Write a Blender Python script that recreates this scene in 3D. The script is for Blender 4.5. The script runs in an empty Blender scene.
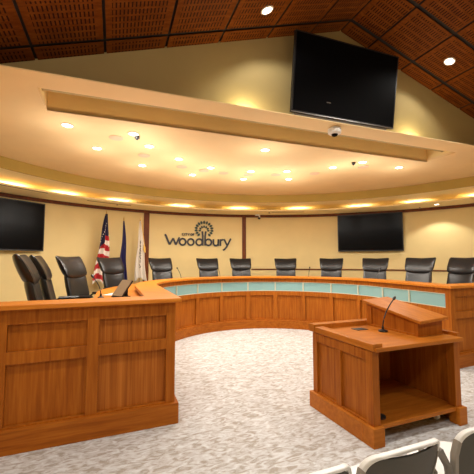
import bpy, bmesh, math, random
from mathutils import Vector, Matrix
PI = math.pi
random.seed(7)
scene = bpy.context.scene
C = scene.collection

# ---------------------------------------------------------------- camera, world, exposure
def cam_setup():
    f, V1, H, cx = 335.0, 100.0, 261.0, 237.0
    yc = Vector((V1 - cx, -(H - cx), f)).normalized()     # world Y seen in camera axes (right, up, forward)
    zc = Vector((0, f, H - cx)).normalized()
    xc = Vector((yc.y*zc.z - yc.z*zc.y, yc.z*zc.x - yc.x*zc.z, yc.x*zc.y - yc.y*zc.x))
    if xc.x < 0: xc = -xc
    right = Vector((xc.x, yc.x, zc.x)); up = Vector((xc.y, yc.y, zc.y)); fwd = Vector((xc.z, yc.z, zc.z))
    m = Matrix((right, up, -fwd)).transposed().to_4x4()
    cd = bpy.data.cameras.new('camera'); co = bpy.data.objects.new('camera', cd); C.objects.link(co)
    m.translation = Vector((0, 0, 1.5)); co.matrix_world = m
    cd.sensor_width = 36; cd.lens = f / 474.0 * 36; cd.clip_start = 0.05
    scene.camera = co
cam_setup()
w = bpy.data.worlds.new('world'); scene.world = w; w.use_nodes = True
w.node_tree.nodes['Background'].inputs[0].default_value = (0.9, 0.8, 0.65, 1)
w.node_tree.nodes['Background'].inputs[1].default_value = 0.02
vs = scene.view_settings
vs.view_transform = 'Standard'; vs.look = 'None'; vs.gamma = 1; vs.exposure = 0.12
WARM = (1.0, 0.935, 0.84)
P_ALC = 45      # downlights in the low round ceiling, W each
P_HALL = 140     # downlights in the timber ceiling
P_FILL = 5.7      # unseen fill point added below each low-ceiling downlight to brighten the ceiling
P_COVE = 3.8    # lamps hidden in the ring cove
P_LEDGE = 11.0   # lamps on the ledge under the gable
P_WASH = 45
scene.cycles.max_bounces = 10; scene.cycles.diffuse_bounces = 7
scene.cycles.sample_clamp_indirect = 4
scene.cycles.caustics_reflective = False; scene.cycles.caustics_refractive = False

# ---------------------------------------------------------------- materials
def mat(name, col, rough=0.6, metal=0.0, spec=0.5, coat=0.0, emit=None, es=0):
    m = bpy.data.materials.new(name); m.use_nodes = True
    b = m.node_tree.nodes['Principled BSDF']
    b.inputs['Base Color'].default_value = (*col, 1); b.inputs['Roughness'].default_value = rough
    b.inputs['Metallic'].default_value = metal; b.inputs['Specular IOR Level'].default_value = spec
    b.inputs['Coat Weight'].default_value = coat
    if emit: b.inputs['Emission Color'].default_value = (*emit, 1); b.inputs['Emission Strength'].default_value = es
    return m
def nd(m, t, **k):
    n = m.node_tree.nodes.new(t)
    for a, v in k.items(): setattr(n, a, v)
    return n
def ln(m, a, b): m.node_tree.links.new(a, b)
def ramp(m, stops):
    r = nd(m, 'ShaderNodeValToRGB'); e = r.color_ramp.elements
    while len(e) < len(stops): e.new(0.5)
    for x, (p, c) in zip(e, stops): x.position = p; x.color = (*c, 1)
    return r
def paint(name, col, var=0.04):
    m = mat(name, col, 0.75, spec=0.25); b = m.node_tree.nodes['Principled BSDF']
    tc = nd(m, 'ShaderNodeTexCoord'); n = nd(m, 'ShaderNodeTexNoise'); n.inputs['Scale'].default_value = 1.7; n.inputs['Detail'].default_value = 4
    ln(m, tc.outputs['Object'], n.inputs['Vector'])
    r = ramp(m, [(0.3, tuple(c*(1-var) for c in col)), (0.7, tuple(min(1, c*(1+var)) for c in col))])
    ln(m, n.outputs['Fac'], r.inputs[0]); ln(m, r.outputs[0], b.inputs['Base Color'])
    n2 = nd(m, 'ShaderNodeTexNoise'); n2.inputs['Scale'].default_value = 260; bp = nd(m, 'ShaderNodeBump'); bp.inputs['Strength'].default_value = 0.04
    ln(m, tc.outputs['Object'], n2.inputs['Vector']); ln(m, n2.outputs['Fac'], bp.inputs['Height']); ln(m, bp.outputs[0], b.inputs['Normal'])
    return m
def wood(name, dark, mid, light, scale=(34, 34, 2.2), rough=0.45, coat=0.0, spec=0.16):
    m = mat(name, mid, rough, coat=coat, spec=spec); b = m.node_tree.nodes['Principled BSDF']
    b.inputs['Coat Roughness'].default_value = 0.25
    tc = nd(m, 'ShaderNodeTexCoord'); mp = nd(m, 'ShaderNodeMapping'); mp.inputs['Scale'].default_value = scale
    n = nd(m, 'ShaderNodeTexNoise'); n.inputs['Scale'].default_value = 1.0; n.inputs['Detail'].default_value = 7; n.inputs['Roughness'].default_value = 0.6
    n.inputs['Distortion'].default_value = 0.3
    ln(m, tc.outputs['Object'], mp.inputs[0]); ln(m, mp.outputs[0], n.inputs['Vector'])
    r = ramp(m, [(0.28, dark), (0.5, mid), (0.72, light)])
    ln(m, n.outputs['Fac'], r.inputs[0])
    n2 = nd(m, 'ShaderNodeTexNoise'); n2.inputs['Scale'].default_value = 1.3; n2.inputs['Detail'].default_value = 2
    ln(m, tc.outputs['Object'], n2.inputs['Vector'])
    hs = nd(m, 'ShaderNodeHueSaturation'); mr = nd(m, 'ShaderNodeMapRange'); mr.inputs['To Min'].default_value = 0.82; mr.inputs['To Max'].default_value = 1.18
    ln(m, n2.outputs['Fac'], mr.inputs['Value']); ln(m, mr.outputs[0], hs.inputs['Value']); ln(m, r.outputs[0], hs.inputs['Color'])
    ln(m, hs.outputs[0], b.inputs['Base Color'])
    bp = nd(m, 'ShaderNodeBump'); bp.inputs['Strength'].default_value = 0.06; ln(m, n.outputs['Fac'], bp.inputs['Height']); ln(m, bp.outputs[0], b.inputs['Normal'])
    return m
M = {}
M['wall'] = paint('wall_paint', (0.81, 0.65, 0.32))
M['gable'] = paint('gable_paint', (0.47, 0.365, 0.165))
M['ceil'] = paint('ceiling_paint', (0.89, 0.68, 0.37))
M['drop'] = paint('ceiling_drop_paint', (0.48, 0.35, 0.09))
M['recess'] = paint('recess_paint', (0.88, 0.70, 0.34))
M['soffit'] = paint('soffit_paint', (0.93, 0.79, 0.46))
WD, WM, WL = (0.24, 0.058, 0.004), (0.345, 0.098, 0.008), (0.44, 0.14, 0.014)
M['wood'] = wood('oak_vertical', WD, WM, WL)
M['rib'] = wood('oak_ribbon_veneer', (0.18, 0.045, 0.005), (0.36, 0.105, 0.012), (0.52, 0.18, 0.028), scale=(46, 46, 0.7))
M['woodh'] = wood('oak_horizontal', WD, WM, WL, scale=(2.2, 30, 34))
M['bar'] = wood('oak_bar', (0.46, 0.14, 0.012), (0.58, 0.19, 0.02), (0.66, 0.25, 0.035), scale=(3, 26, 26), rough=0.42, coat=0.03)
M['woodx'] = wood('oak_top', (0.34, 0.10, 0.008), (0.42, 0.13, 0.012), (0.50, 0.17, 0.02), scale=(3, 26, 26), rough=0.42, coat=0.03)
M['woody'] = wood('oak_top_long', (0.34, 0.10, 0.008), (0.42, 0.13, 0.012), (0.50, 0.17, 0.02), scale=(26, 3, 26), rough=0.42, coat=0.03)
M['trim'] = wood('dark_trim', (0.10, 0.028, 0.01), (0.15, 0.042, 0.014), (0.20, 0.06, 0.02), scale=(20, 20, 3))
M['black'] = mat('black_plastic', (0.012, 0.012, 0.013), 0.4)
M['screen'] = mat('screen_glass', (0.003, 0.003, 0.004), 0.2, spec=0.08)
M['matte'] = mat('matte_screen', (0.003, 0.003, 0.004), 0.6, spec=0.05)
M['leather'] = mat('black_leather', (0.012, 0.012, 0.013), 0.3, spec=0.38)
M['steel'] = mat('brushed_steel', (0.55, 0.53, 0.5), 0.3, metal=1)
M['white'] = mat('white_plastic', (0.8, 0.8, 0.78), 0.35)
M['grey'] = mat('grey_plastic', (0.16, 0.14, 0.12), 0.5)
M['frame'] = mat('frame_grey', (0.30, 0.27, 0.23), 0.45)
M['mesh'] = mat('charcoal_shell', (0.075, 0.068, 0.055), 0.6)
M['glass'] = mat('frosted_teal_glass', (0.25, 0.46, 0.47), 0.22, spec=0.6, coat=0.4)
M['mullion'] = mat('satin_mullion', (0.55, 0.55, 0.42), 0.35)
M['ring'] = mat('lamp_ring', (0.85, 0.78, 0.68), 0.5)
M['grille'] = mat('speaker_grille', (0.78, 0.55, 0.38), 0.7)
M['lens'] = mat('lamp_lens', (1, 1, 1), 0.5, emit=(1.0, 0.93, 0.82), es=9)
M['void'] = mat('dark_backing', (0.012, 0.006, 0.003), 0.8)
M['slot'] = mat('diffuser_slot', (0.22, 0.13, 0.05), 0.6)
M['sign'] = mat('sign_black', (0.015, 0.012, 0.018), 0.45)
M['leaf'] = mat('sign_leaf', (0.014, 0.04, 0.018), 0.45)
M['brass'] = mat('brass', (0.6, 0.38, 0.12), 0.3, metal=1)
M['polew'] = mat('flag_pole_wood', (0.35, 0.16, 0.06), 0.4)
M['red'] = mat('flag_red', (0.45, 0.015, 0.02), 0.7)
M['fwhite'] = mat('flag_white', (0.8, 0.74, 0.66), 0.7)
M['navy'] = mat('flag_navy', (0.012, 0.012, 0.05), 0.7)
M['blue'] = mat('flag_blue', (0.03, 0.025, 0.13), 0.6)
M['gold'] = mat('flag_gold', (0.75, 0.45, 0.08), 0.6)
M['paper'] = mat('paper', (0.85, 0.82, 0.78), 0.7)
M['tan'] = mat('device_tan', (0.30, 0.22, 0.14), 0.35)

# carpet: pale with leafy darker flecks
def carpet():
    m = mat('carpet', (0.6, 0.55, 0.5), 0.95, spec=0.1); b = m.node_tree.nodes['Principled BSDF']
    tc = nd(m, 'ShaderNodeTexCoord'); mp = nd(m, 'ShaderNodeMapping'); mp.inputs['Scale'].default_value = (1.0, 2.2, 1); mp.inputs['Rotation'].default_value = (0, 0, 0.5)
    ln(m, tc.outputs['Object'], mp.inputs[0])
    n = nd(m, 'ShaderNodeTexNoise'); n.inputs['Scale'].default_value = 10; n.inputs['Detail'].default_value = 4; n.inputs['Distortion'].default_value = 1.5
    ln(m, mp.outputs[0], n.inputs['Vector'])
    r = ramp(m, [(0.34, (0.63, 0.65, 0.66)), (0.49, (0.53, 0.52, 0.515)), (0.64, (0.37, 0.335, 0.295))])
    ln(m, n.outputs['Fac'], r.inputs[0])
    n2 = nd(m, 'ShaderNodeTexNoise'); n2.inputs['Scale'].default_value = 130; n2.inputs['Detail'].default_value = 2
    ln(m, tc.outputs['Object'], n2.inputs['Vector'])
    mx = nd(m, 'ShaderNodeMixRGB', blend_type='OVERLAY'); mx.inputs[0].default_value = 0.2
    ln(m, r.outputs[0], mx.inputs[1]); ln(m, n2.outputs['Fac'], mx.inputs[2]); ln(m, mx.outputs[0], b.inputs['Base Color'])
    bp = nd(m, 'ShaderNodeBump'); bp.inputs['Strength'].default_value = 0.25; ln(m, n2.outputs['Fac'], bp.inputs['Height']); ln(m, bp.outputs[0], b.inputs['Normal'])
    return m
M['carpet'] = carpet()
# perforated timber ceiling panel, UV = metres inside the panel
def slotted():
    m = wood('slotted_timber', (0.11, 0.026, 0.003), (0.155, 0.04, 0.005), (0.205, 0.058, 0.008), scale=(3, 22, 22), rough=0.6, coat=0.0, spec=0.05)
    nt = m.node_tree; b = nt.nodes['Principled BSDF']
    uv = nd(m, 'ShaderNodeUVMap'); sp = nd(m, 'ShaderNodeSeparateXYZ'); ln(m, uv.outputs[0], sp.inputs[0])
    def mt(op, a, bb=None):
        n = nd(m, 'ShaderNodeMath', operation=op)
        for i, v in enumerate((a, bb)):
            if v is None: continue
            if isinstance(v, (int, float)): n.inputs[i].default_value = v
            else: ln(m, v, n.inputs[i])
        return n.outputs[0]
    fx = mt('FRACT', mt('DIVIDE', sp.outputs[0], 0.037)); fy = mt('FRACT', mt('DIVIDE', sp.outputs[1], 0.1))
    a = mt('MULTIPLY', mt('LESS_THAN', fx, 0.38), mt('LESS_THAN', fy, 0.72))
    ins = mt('MULTIPLY', mt('MULTIPLY', mt('GREATER_THAN', sp.outputs[0], 0.06), mt('LESS_THAN', sp.outputs[0], 0.60)), mt('GREATER_THAN', sp.outputs[1], 0.04))
    a = mt('MULTIPLY', a, ins)
    old = b.inputs['Base Color'].links[0].from_socket
    mx = nd(m, 'ShaderNodeMixRGB'); ln(m, a, mx.inputs[0]); ln(m, old, mx.inputs[1]); mx.inputs[2].default_value = (0.03, 0.009, 0.004, 1)
    ln(m, mx.outputs[0], b.inputs['Base Color'])
    return m
M['slotted'] = slotted()

# ---------------------------------------------------------------- mesh helpers
class MB:
    def __init__(s): s.v = []; s.f = []; s.mi = []; s.uv = {}
    def add(s, vs, fs, mi=0):
        n = len(s.v); s.v += [tuple(p) for p in vs]
        for f in fs: s.f.append(tuple(i + n for i in f)); s.mi.append(mi)
    def box(s, x0, x1, y0, y1, z0, z1, mi=0, T=None):
        vs = [Vector((x, y, z)) for z in (z0, z1) for y in (y0, y1) for x in (x0, x1)]
        if T: vs = [T(p) if callable(T) else T @ p for p in vs]
        s.add(vs, [(0,2,3,1),(4,5,7,6),(0,1,5,4),(2,6,7,3),(0,4,6,2),(1,3,7,5)], mi)
    def prism(s, pts, z0, z1, mi=0):                # pts counter-clockwise xy
        n = len(pts); vs = [(x, y, z0) for x, y in pts] + [(x, y, z1) for x, y in pts]
        s.add(vs, [tuple(reversed(range(n))), tuple(range(n, 2*n))] + [(i, (i+1) % n, (i+1) % n + n, i + n) for i in range(n)], mi)
    def loft(s, secs, mi=0, caps=True, closed=True):
        n = len(secs[0]); vs = [p for sec in secs for p in sec]; fs = []
        for k in range(len(secs)-1):
            for i in range(n if closed else n-1):
                j = (i+1) % n; fs.append((k*n+i, k*n+j, (k+1)*n+j, (k+1)*n+i))
        if caps: fs.append(tuple(reversed(range(n)))); fs.append(tuple(range((len(secs)-1)*n, len(secs)*n)))
        s.add(vs, fs, mi)
    def tube(s, pts, r, n=8, mi=0):
        pts = [Vector(p) for p in pts]; secs = []; up = Vector((0, 0, 1))
        for i, p in enumerate(pts):
            t = (pts[min(i+1, len(pts)-1)] - pts[max(i-1, 0)]).normalized()
            a = t.cross(up if abs(t.z) < 0.95 else Vector((1, 0, 0))).normalized(); b2 = t.cross(a)
            rr = r[i] if isinstance(r, (list, tuple)) else r
            secs.append([p + rr*(math.cos(q)*a + math.sin(q)*b2) for q in [2*PI*k/n for k in range(n)]])
        s.loft(secs, mi)
    def lathe(s, prof, cx=0, cy=0, n=24, mi=0):     # prof: (r, z) from bottom to top
        s.loft([[(cx + r*math.cos(2*PI*k/n), cy + r*math.sin(2*PI*k/n), z) for k in range(n)] for r, z in prof], mi)
    def build(s, name, m, parent=None, smooth=False, bevel=0.0, flip=True):
        me = bpy.data.meshes.new(name); me.from_pydata(s.v, [], s.f)
        for mm in (m if isinstance(m, list) else [m]): me.materials.append(mm)
        for p, i in zip(me.polygons, s.mi): p.material_index = i
        bm = bmesh.new(); bm.from_mesh(me)
        if s.uv:
            l = bm.loops.layers.uv.new('UVMap'); bm.faces.ensure_lookup_table()
            for fi, uvs in s.uv.items():
                for lp, q in zip(bm.faces[fi].loops, uvs): lp[l].uv = q
        if flip: bmesh.ops.recalc_face_normals(bm, faces=bm.faces)
        bm.to_mesh(me); bm.free()
        if smooth:
            for p in me.polygons: p.use_smooth = True
        o = bpy.data.objects.new(name, me); C.objects.link(o)
        if parent: o.parent = parent
        if bevel:
            bv = o.modifiers.new('bevel', 'BEVEL'); bv.width = bevel; bv.segments = 2; bv.limit_method = 'ANGLE'
        if smooth == 'auto':
            me.set_sharp_from_angle(angle=math.radians(40))
        return o
def tag(o, label=None, cat=None, group=None, kind=None):
    for k, v in (('label', label), ('category', cat), ('group', group), ('kind', kind)):
        if v: o[k] = v
    return o
def empty(name, label, cat, loc=(0, 0, 0), rz=0, group=None):
    o = bpy.data.objects.new(name, None); C.objects.link(o); o.location = loc; o.rotation_euler = (0, 0, rz)
    o.empty_display_size = 0.1
    return tag(o, label, cat, group)
def dup(root, loc, rz=None, label=None, group=None):
    def cp(o, par):
        c = o.copy(); C.objects.link(c)
        if par: c.parent = par
        for ch in [x for x in kids.get(o.name, [])]: cp(ch, c)
        return c
    kids = {}
    for x in list(C.objects):
        if x.parent: kids.setdefault(x.parent.name, []).append(x)
    r = cp(root, None); r.location = loc
    if rz is not None: r.rotation_euler = (0, 0, rz)
    if label: r['label'] = label
    if group: r['group'] = group
    return r
def struct(o): o['kind'] = 'structure'; return o
def lamp(name, kind, loc, power, parent=None, col=WARM, **k):
    l = bpy.data.lights.new(name, kind); l.energy = power; l.color = col
    for a, v in k.items(): setattr(l, a, v)
    o = bpy.data.objects.new(name, l); C.objects.link(o); o.location = loc
    if parent: o.parent = parent
    return o

# ---------------------------------------------------------------- room frame
ANG = math.radians(-2.03)                       # the gable wall and the ledge are turned by this much
E1 = Vector((math.cos(ANG), math.sin(ANG), 0)); E2 = Vector((-math.sin(ANG), math.cos(ANG), 0))
def F(p): return Vector((p[0]*E1.x + p[1]*E2.x, p[0]*E1.y + p[1]*E2.y, p[2]))
def uv_of(x, y): return (x*E1.x + y*E1.y, x*E2.x + y*E2.y)
WC, WR = (2.26, 3.0), 6.86                      # curved wall
TC, TR = (2.26, 3.24), 5.23                     # raised round ceiling
LC, LR = (2.26, 3.0), 5.98                      # inner edge of the lower ring
Z1, Z2, Z3 = 2.94, 3.10, 3.30
V0, VG, VR = 3.838, 4.04, 4.42
U0, U1, UR0, UR1 = -3.3, 8.2, -0.79, 5.30
UAP, ZAP, SL = 3.16, 5.0, 0.33
def circ(c, r, deg): a = math.radians(deg); return (c[0] + r*math.cos(a), c[1] + r*math.sin(a))
def wallp(deg, z, off=0.0): x, y = circ(WC, WR - off, deg); return Vector((x, y, z))

mb = MB(); mb.box(-6, 11, -4.2, 10.6, -0.1, 0.0); struct(mb.build('floor', M['carpet']))
# curved wall (thick)
DEG = [k*1.5 for k in range(-3, 124)]
mb = MB(); mb.loft([[wallp(d, 0), wallp(d, 3.5), wallp(d, 3.5, -0.12), wallp(d, 0, -0.12)] for d in DEG])
struct(mb.build('wall_back', M['wall'], smooth='auto'))
# main low ceiling with the rectangular recess cut out of it
arc = [circ(TC, TR, k*1.5) for k in range(-10, 131)]
def cut(pts, v, keep_above):                    # clip polygon by v
    out = []
    for i in range(len(pts)):
        a, b = pts[i], pts[(i+1) % len(pts)]; va, vb = uv_of(*a)[1] - v, uv_of(*b)[1] - v
        if not keep_above: va, vb = -va, -vb
        if va >= 0: out.append(a)
        if (va >= 0) != (vb >= 0):
            t = va/(va - vb); out.append((a[0] + (b[0]-a[0])*t, a[1] + (b[1]-a[1])*t))
    return out
def cutu(pts, u, keep_right):
    out = []
    for i in range(len(pts)):
        a, b = pts[i], pts[(i+1) % len(pts)]; va, vb = uv_of(*a)[0] - u, uv_of(*b)[0] - u
        if not keep_right: va, vb = -va, -vb
        if va >= 0: out.append(a)
        if (va >= 0) != (vb >= 0):
            t = va/(va - vb); out.append((a[0] + (b[0]-a[0])*t, a[1] + (b[1]-a[1])*t))
    return out
mb = MB()
disc = arc
band = cut(cut(disc, V0 + 0.03, True), VR, False)
for poly in (cut(disc, VR, True), cutu(band, UR0, False), cutu(band, UR1, True)): mb.prism(poly, Z3, Z3 + 0.04)
struct(mb.build('ceiling', M['ceil'], flip=True))
# vertical drop of the round tray, upper ring soffit
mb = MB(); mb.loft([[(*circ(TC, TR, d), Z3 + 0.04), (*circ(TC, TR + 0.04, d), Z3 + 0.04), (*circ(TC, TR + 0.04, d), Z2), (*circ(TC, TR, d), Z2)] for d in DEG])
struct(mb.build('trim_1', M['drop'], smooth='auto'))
mb = MB(); mb.loft([[(*circ(TC, TR + 0.03, d), Z2), (*circ(WC, WR + 0.02, d), Z2), (*circ(WC, WR + 0.02, d), Z2 + 0.04), (*circ(TC, TR + 0.03, d), Z2 + 0.04)] for d in DEG])
struct(mb.build('ceiling', M['soffit'], smooth='auto'))
# lower ring with upstand lip
mb = MB(); mb.loft([[(*circ(LC, LR, d), Z1), (*circ(WC, WR + 0.02, d), Z1), (*circ(WC, WR + 0.02, d), Z1 + 0.02), (*circ(LC, LR + 0.03, d), Z1 + 0.02), (*circ(LC, LR + 0.03, d), Z1 + 0.035), (*circ(LC, LR, d), Z1 + 0.035)] for d in DEG])
struct(mb.build('ceiling', M['soffit'], smooth='auto'))
# dark wood trim at the head of the wall and the upright strips
mb = MB(); mb.loft([[wallp(d, 2.865, 0.05), wallp(d, 2.94, 0.05), wallp(d, 2.94, -0.01), wallp(d, 2.865, -0.01)] for d in DEG])
struct(mb.build('trim_2', M['trim'], smooth='auto'))
def upright(deg, wd, n):
    h = math.degrees(wd/2/WR); mb = MB()
    mb.loft([[wallp(d, 0.35, 0.035), wallp(d, 2.87, 0.035), wallp(d, 2.87, -0.01), wallp(d, 0.35, -0.01)] for d in (deg - h, deg, deg + h)])
    struct(mb.build('trim_%d' % n, M['trim']))
upright(98.9, 0.15, 3); upright(74.0, 0.12, 4)
mb = MB(); mb.loft([[wallp(d, 1.225, 0.03), wallp(d, 1.262, 0.03), wallp(d, 1.262, -0.01), wallp(d, 1.225, -0.01)] for d in [k*1.5 + 0.1 for k in range(-3, 49)]])
struct(mb.build('trim_5', M['trim'], smooth='auto'))
# ledge fascia, ledge plate, recess
VA = 3.548
mb = MB(); mb.box(U0 - 1.2, U1 + 1.4, VA, V0 + 0.03, Z3, 3.312, T=F); struct(mb.build('trim_6', M['ceil']))
mb = MB(); mb.box(U0 - 1.2, U1 + 1.4, V0 + 0.03, VG + 0.02, 3.385, 3.40, T=F); mb.box(U0 - 1.2, U1 + 1.4, V0 + 0.01, V0 + 0.03, 3.312, 3.40, T=F); struct(mb.build('trim_7', M['ceil']))
mb = MB()
mb.box(UR0, UR1, VR, VR + 0.02, Z3, 3.64, T=F); mb.box(UR0, UR1, VG + 0.1, VR, 3.62, 3.64, T=F)
mb.box(UR0 - 0.02, UR0, V0 + 0.03, VR + 0.02, Z3 + 0.001, 3.384, T=F); mb.box(UR1, UR1 + 0.02, V0 + 0.03, VR + 0.02, Z3 + 0.001, 3.384, T=F)
mb.box(UR0 - 0.02, UR0, VG + 0.1, VR + 0.02, 3.384, 3.64, T=F); mb.box(UR1, UR1 + 0.02, VG + 0.1, VR + 0.02, 3.384, 3.64, T=F)
struct(mb.build('trim_8', M['recess']))
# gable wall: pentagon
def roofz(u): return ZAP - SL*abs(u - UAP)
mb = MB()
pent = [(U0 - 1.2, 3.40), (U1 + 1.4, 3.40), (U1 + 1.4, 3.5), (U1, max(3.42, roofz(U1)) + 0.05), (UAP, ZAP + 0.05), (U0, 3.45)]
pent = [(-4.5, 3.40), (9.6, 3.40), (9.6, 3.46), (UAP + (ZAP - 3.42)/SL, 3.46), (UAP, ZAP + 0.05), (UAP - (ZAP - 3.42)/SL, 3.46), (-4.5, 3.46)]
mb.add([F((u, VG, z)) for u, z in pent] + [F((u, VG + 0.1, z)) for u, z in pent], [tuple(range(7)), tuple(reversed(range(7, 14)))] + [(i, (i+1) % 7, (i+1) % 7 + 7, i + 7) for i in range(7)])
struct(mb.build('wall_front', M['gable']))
# timber ceiling: separate boards with dark gaps, over a dark backing
mb = MB()
for sgn, pitch, off in ((-1, 0.69, 0.55), (1, 0.665, 0.50)):
    us = [0.0] + [off + pitch*k for k in range(0, 8)]
    vsx = [VG - 0.005, 3.785] + [3.785 - 0.69*k for k in range(1, 12)]
    for a, b in zip(us[:-1], us[1:]):
        for v1, v0_ in zip(vsx[:-1], vsx[1:]):
            g = 0.014; gv = 0.026; ua, ub = a + g, b - g; va, vb = v0_ + gv, v1 - (gv if v1 < VG - 0.01 else 0)
            P = lambda u, v, dz: F((UAP + sgn*u, v, ZAP - SL*u - dz))
            q = [P(ua, va, 0), P(ub, va, 0), P(ub, vb, 0), P(ua, vb, 0)]
            t = [P(ua, va, -0.006), P(ub, va, -0.006), P(ub, vb, -0.006), P(ua, vb, -0.006)]
            base = len(mb.f)
            mb.add(q + t, [(0, 1, 2, 3), (7, 6, 5, 4), (0, 4, 5, 1), (1, 5, 6, 2), (2, 6, 7, 3), (3, 7, 4, 0)])
            mb.uv[base] = [(0.0, 0.0), (ub - ua, 0.0), (ub - ua, vb - va), (0, vb - va)] if (vb - va) > 0.5 else [(0, 0), (ub-ua, 0), (ub-ua, vb-va), (0, vb-va)]
struct(mb.build('ceiling', M['slotted']))
mb = MB()
for sgn in (-1, 1):
    P = lambda u, v, dz: F((UAP + sgn*u, v, ZAP - SL*u - dz))
    mb.add([P(0, -4.2, -0.021), P(5.6, -4.2, -0.021), P(5.6, VG + 0.05, -0.021), P(0, VG + 0.05, -0.021), P(0, -4.2, -0.05), P(5.6, -4.2, -0.05), P(5.6, VG + 0.05, -0.05), P(0, VG + 0.05, -0.05)],
           [(0, 1, 2, 3), (7, 6, 5, 4), (0, 4, 5, 1), (1, 5, 6, 2), (2, 6, 7, 3), (3, 7, 4, 0)])
struct(mb.build('ceiling', M['void']))
# hall walls outside the frame, they close the room
mb = MB(); mb.box(-2.45, -2.35, -4.2, V0 - 0.1, 0, 3.3, T=F); struct(mb.build('wall_left', M['wall']))
mb = MB(); mb.box(8.6, 8.7, -4.2, V0 - 0.4, 0, 3.3, T=F); struct(mb.build('wall_right', M['wall']))
mb = MB(); mb.box(-2.45, 8.7, -4.3, -4.2, 0, 5.1, T=F); struct(mb.build('wall_rear', M['wall']))

# ---------------------------------------------------------------- council desk
DC, DR = Vector((2.76, 4.95)), 2.02
LWX0, RWX1 = -2.6, 7.2
LC0, RC0 = Vector((0.68, 3.22)), Vector((4.62, 3.30))
def upath(n=48):
    pts = [LC0.copy()]
    for k in range(1, 6): pts.append(LC0.lerp(Vector((DC.x - DR, DC.y)), k/6))
    for k in range(n + 1):
        a = PI - PI*k/n; pts.append(Vector((DC.x + DR*math.cos(a), DC.y + DR*math.sin(a))))
    for k in range(1, 6): pts.append(Vector((DC.x + DR, DC.y)).lerp(RC0, k/6))
    pts.append(RC0.copy()); return pts
UP = upath()
LWP = [Vector((LWX0, 3.17)), LC0.copy()]
RWP = [RC0.copy(), Vector((RWX1, 3.36))]
FULL = LWP[:1] + UP + RWP[1:]
def offs(pts, d):
    out = []
    for i, p in enumerate(pts):
        ns = []
        if i > 0: t = (p - pts[i-1]).normalized(); ns.append(Vector((-t.y, t.x)))
        if i < len(pts) - 1: t = (pts[i+1] - p).normalized(); ns.append(Vector((-t.y, t.x)))
        n = sum(ns, Vector((0, 0))).normalized(); out.append(p + n*(d/max(0.3, n.dot(ns[0]))))
    return out
def strip(mb, pts, d0, d1, z0, z1, mi=0):
    A, B = offs(pts, d0), offs(pts, d1)
    mb.loft([[(a.x, a.y, z0), (b.x, b.y, z0), (b.x, b.y, z1), (a.x, a.y, z1)] for a, b in zip(A, B)], mi)
def cum(pts):
    s = [0.0]
    for a, b in zip(pts[:-1], pts[1:]): s.append(s[-1] + (b - a).length)
    return s
def sub(pts, s0, s1):                           # part of a polyline between two arc lengths
    S = cum(pts); out = []
    def at(s):
        for i in range(len(S) - 1):
            if s <= S[i+1] + 1e-9: return pts[i].lerp(pts[i+1], (s - S[i])/(S[i+1] - S[i]))
        return pts[-1].copy()
    out.append(at(s0))
    for p, s in zip(pts, S):
        if s0 + 1e-4 < s < s1 - 1e-4: out.append(p.copy())
    out.append(at(s1)); return out
ZB = 1.15
desk = empty('council_desk', 'horseshoe-shaped oak council desk with panelled front and teal glass band', 'desk', (0, 0, 0))
mb = MB(); strip(mb, FULL, -0.05, 0.27, ZB - 0.04, ZB); mb.build('bar_top', M['bar'], desk, bevel=0.006)
mb = MB(); strip(mb, FULL, 0.085, 0.78, 1.03, 1.06); mb.build('work_surface', M['bar'], desk, bevel=0.004)
mb = MB(); strip(mb, FULL, -0.035, 0.044, 0, 0.185); mb.build('plinth', M['woodh'], desk, bevel=0.006)
mb = MB(); strip(mb, FULL, 0.044, 0.08, 0.0, ZB - 0.04); mb.build('front_wall', M['wood'], desk)
# wings: frames and inset panels
def wing(pts, s_list, rib_last, tag_):
    fr = MB()
    s0, s1 = s_list[0][0], s_list[-1][1]
    for z0, z1 in ((0.18, 0.20), (0.675, 0.775), (0.99, ZB - 0.04)):
        strip(fr, sub(pts, s_list[0][0] + 0.002, s_list[-1][1] - 0.002), 0.002, 0.0445, z0, z1 - 0.002)
    for a, b in s_list: strip(fr, sub(pts, a, b), 0.0, 0.045, 0.18, ZB - 0.04)
    fr.build('panel_frame', M['woodh'] if False else M['wood'], desk, bevel=0.003)
    for k, ((a, b), (c_, d_)) in enumerate(zip(s_list[:-1], s_list[1:])):
        for z0, z1 in ((0.20, 0.675), (0.775, 0.99)):
            p = MB(); strip(p, sub(pts, b + 0.001, c_ - 0.001), 0.036, 0.0443, z0, z1)
            o = p.build('inset_panel', M['rib'] if (k == rib_last) else M['wood'], desk)
# cap strip: rails catch light on their upper edge
L = cum(LWP)[-1]
sl = [(L - 0.085, L)]
x = L - 0.085 - 0.585
while x > 0.3: sl.insert(0, (x - 0.095, x)); x -= 0.095 + 0.585
wing(LWP, sl, len(sl) - 2, 'l')
sr = [(0, 0.10)]; x = 0.10 + 0.585
while x < 2.4: sr.append((x, x + 0.095)); x += 0.68
wing(RWP, sr, -1, 'r')
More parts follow.
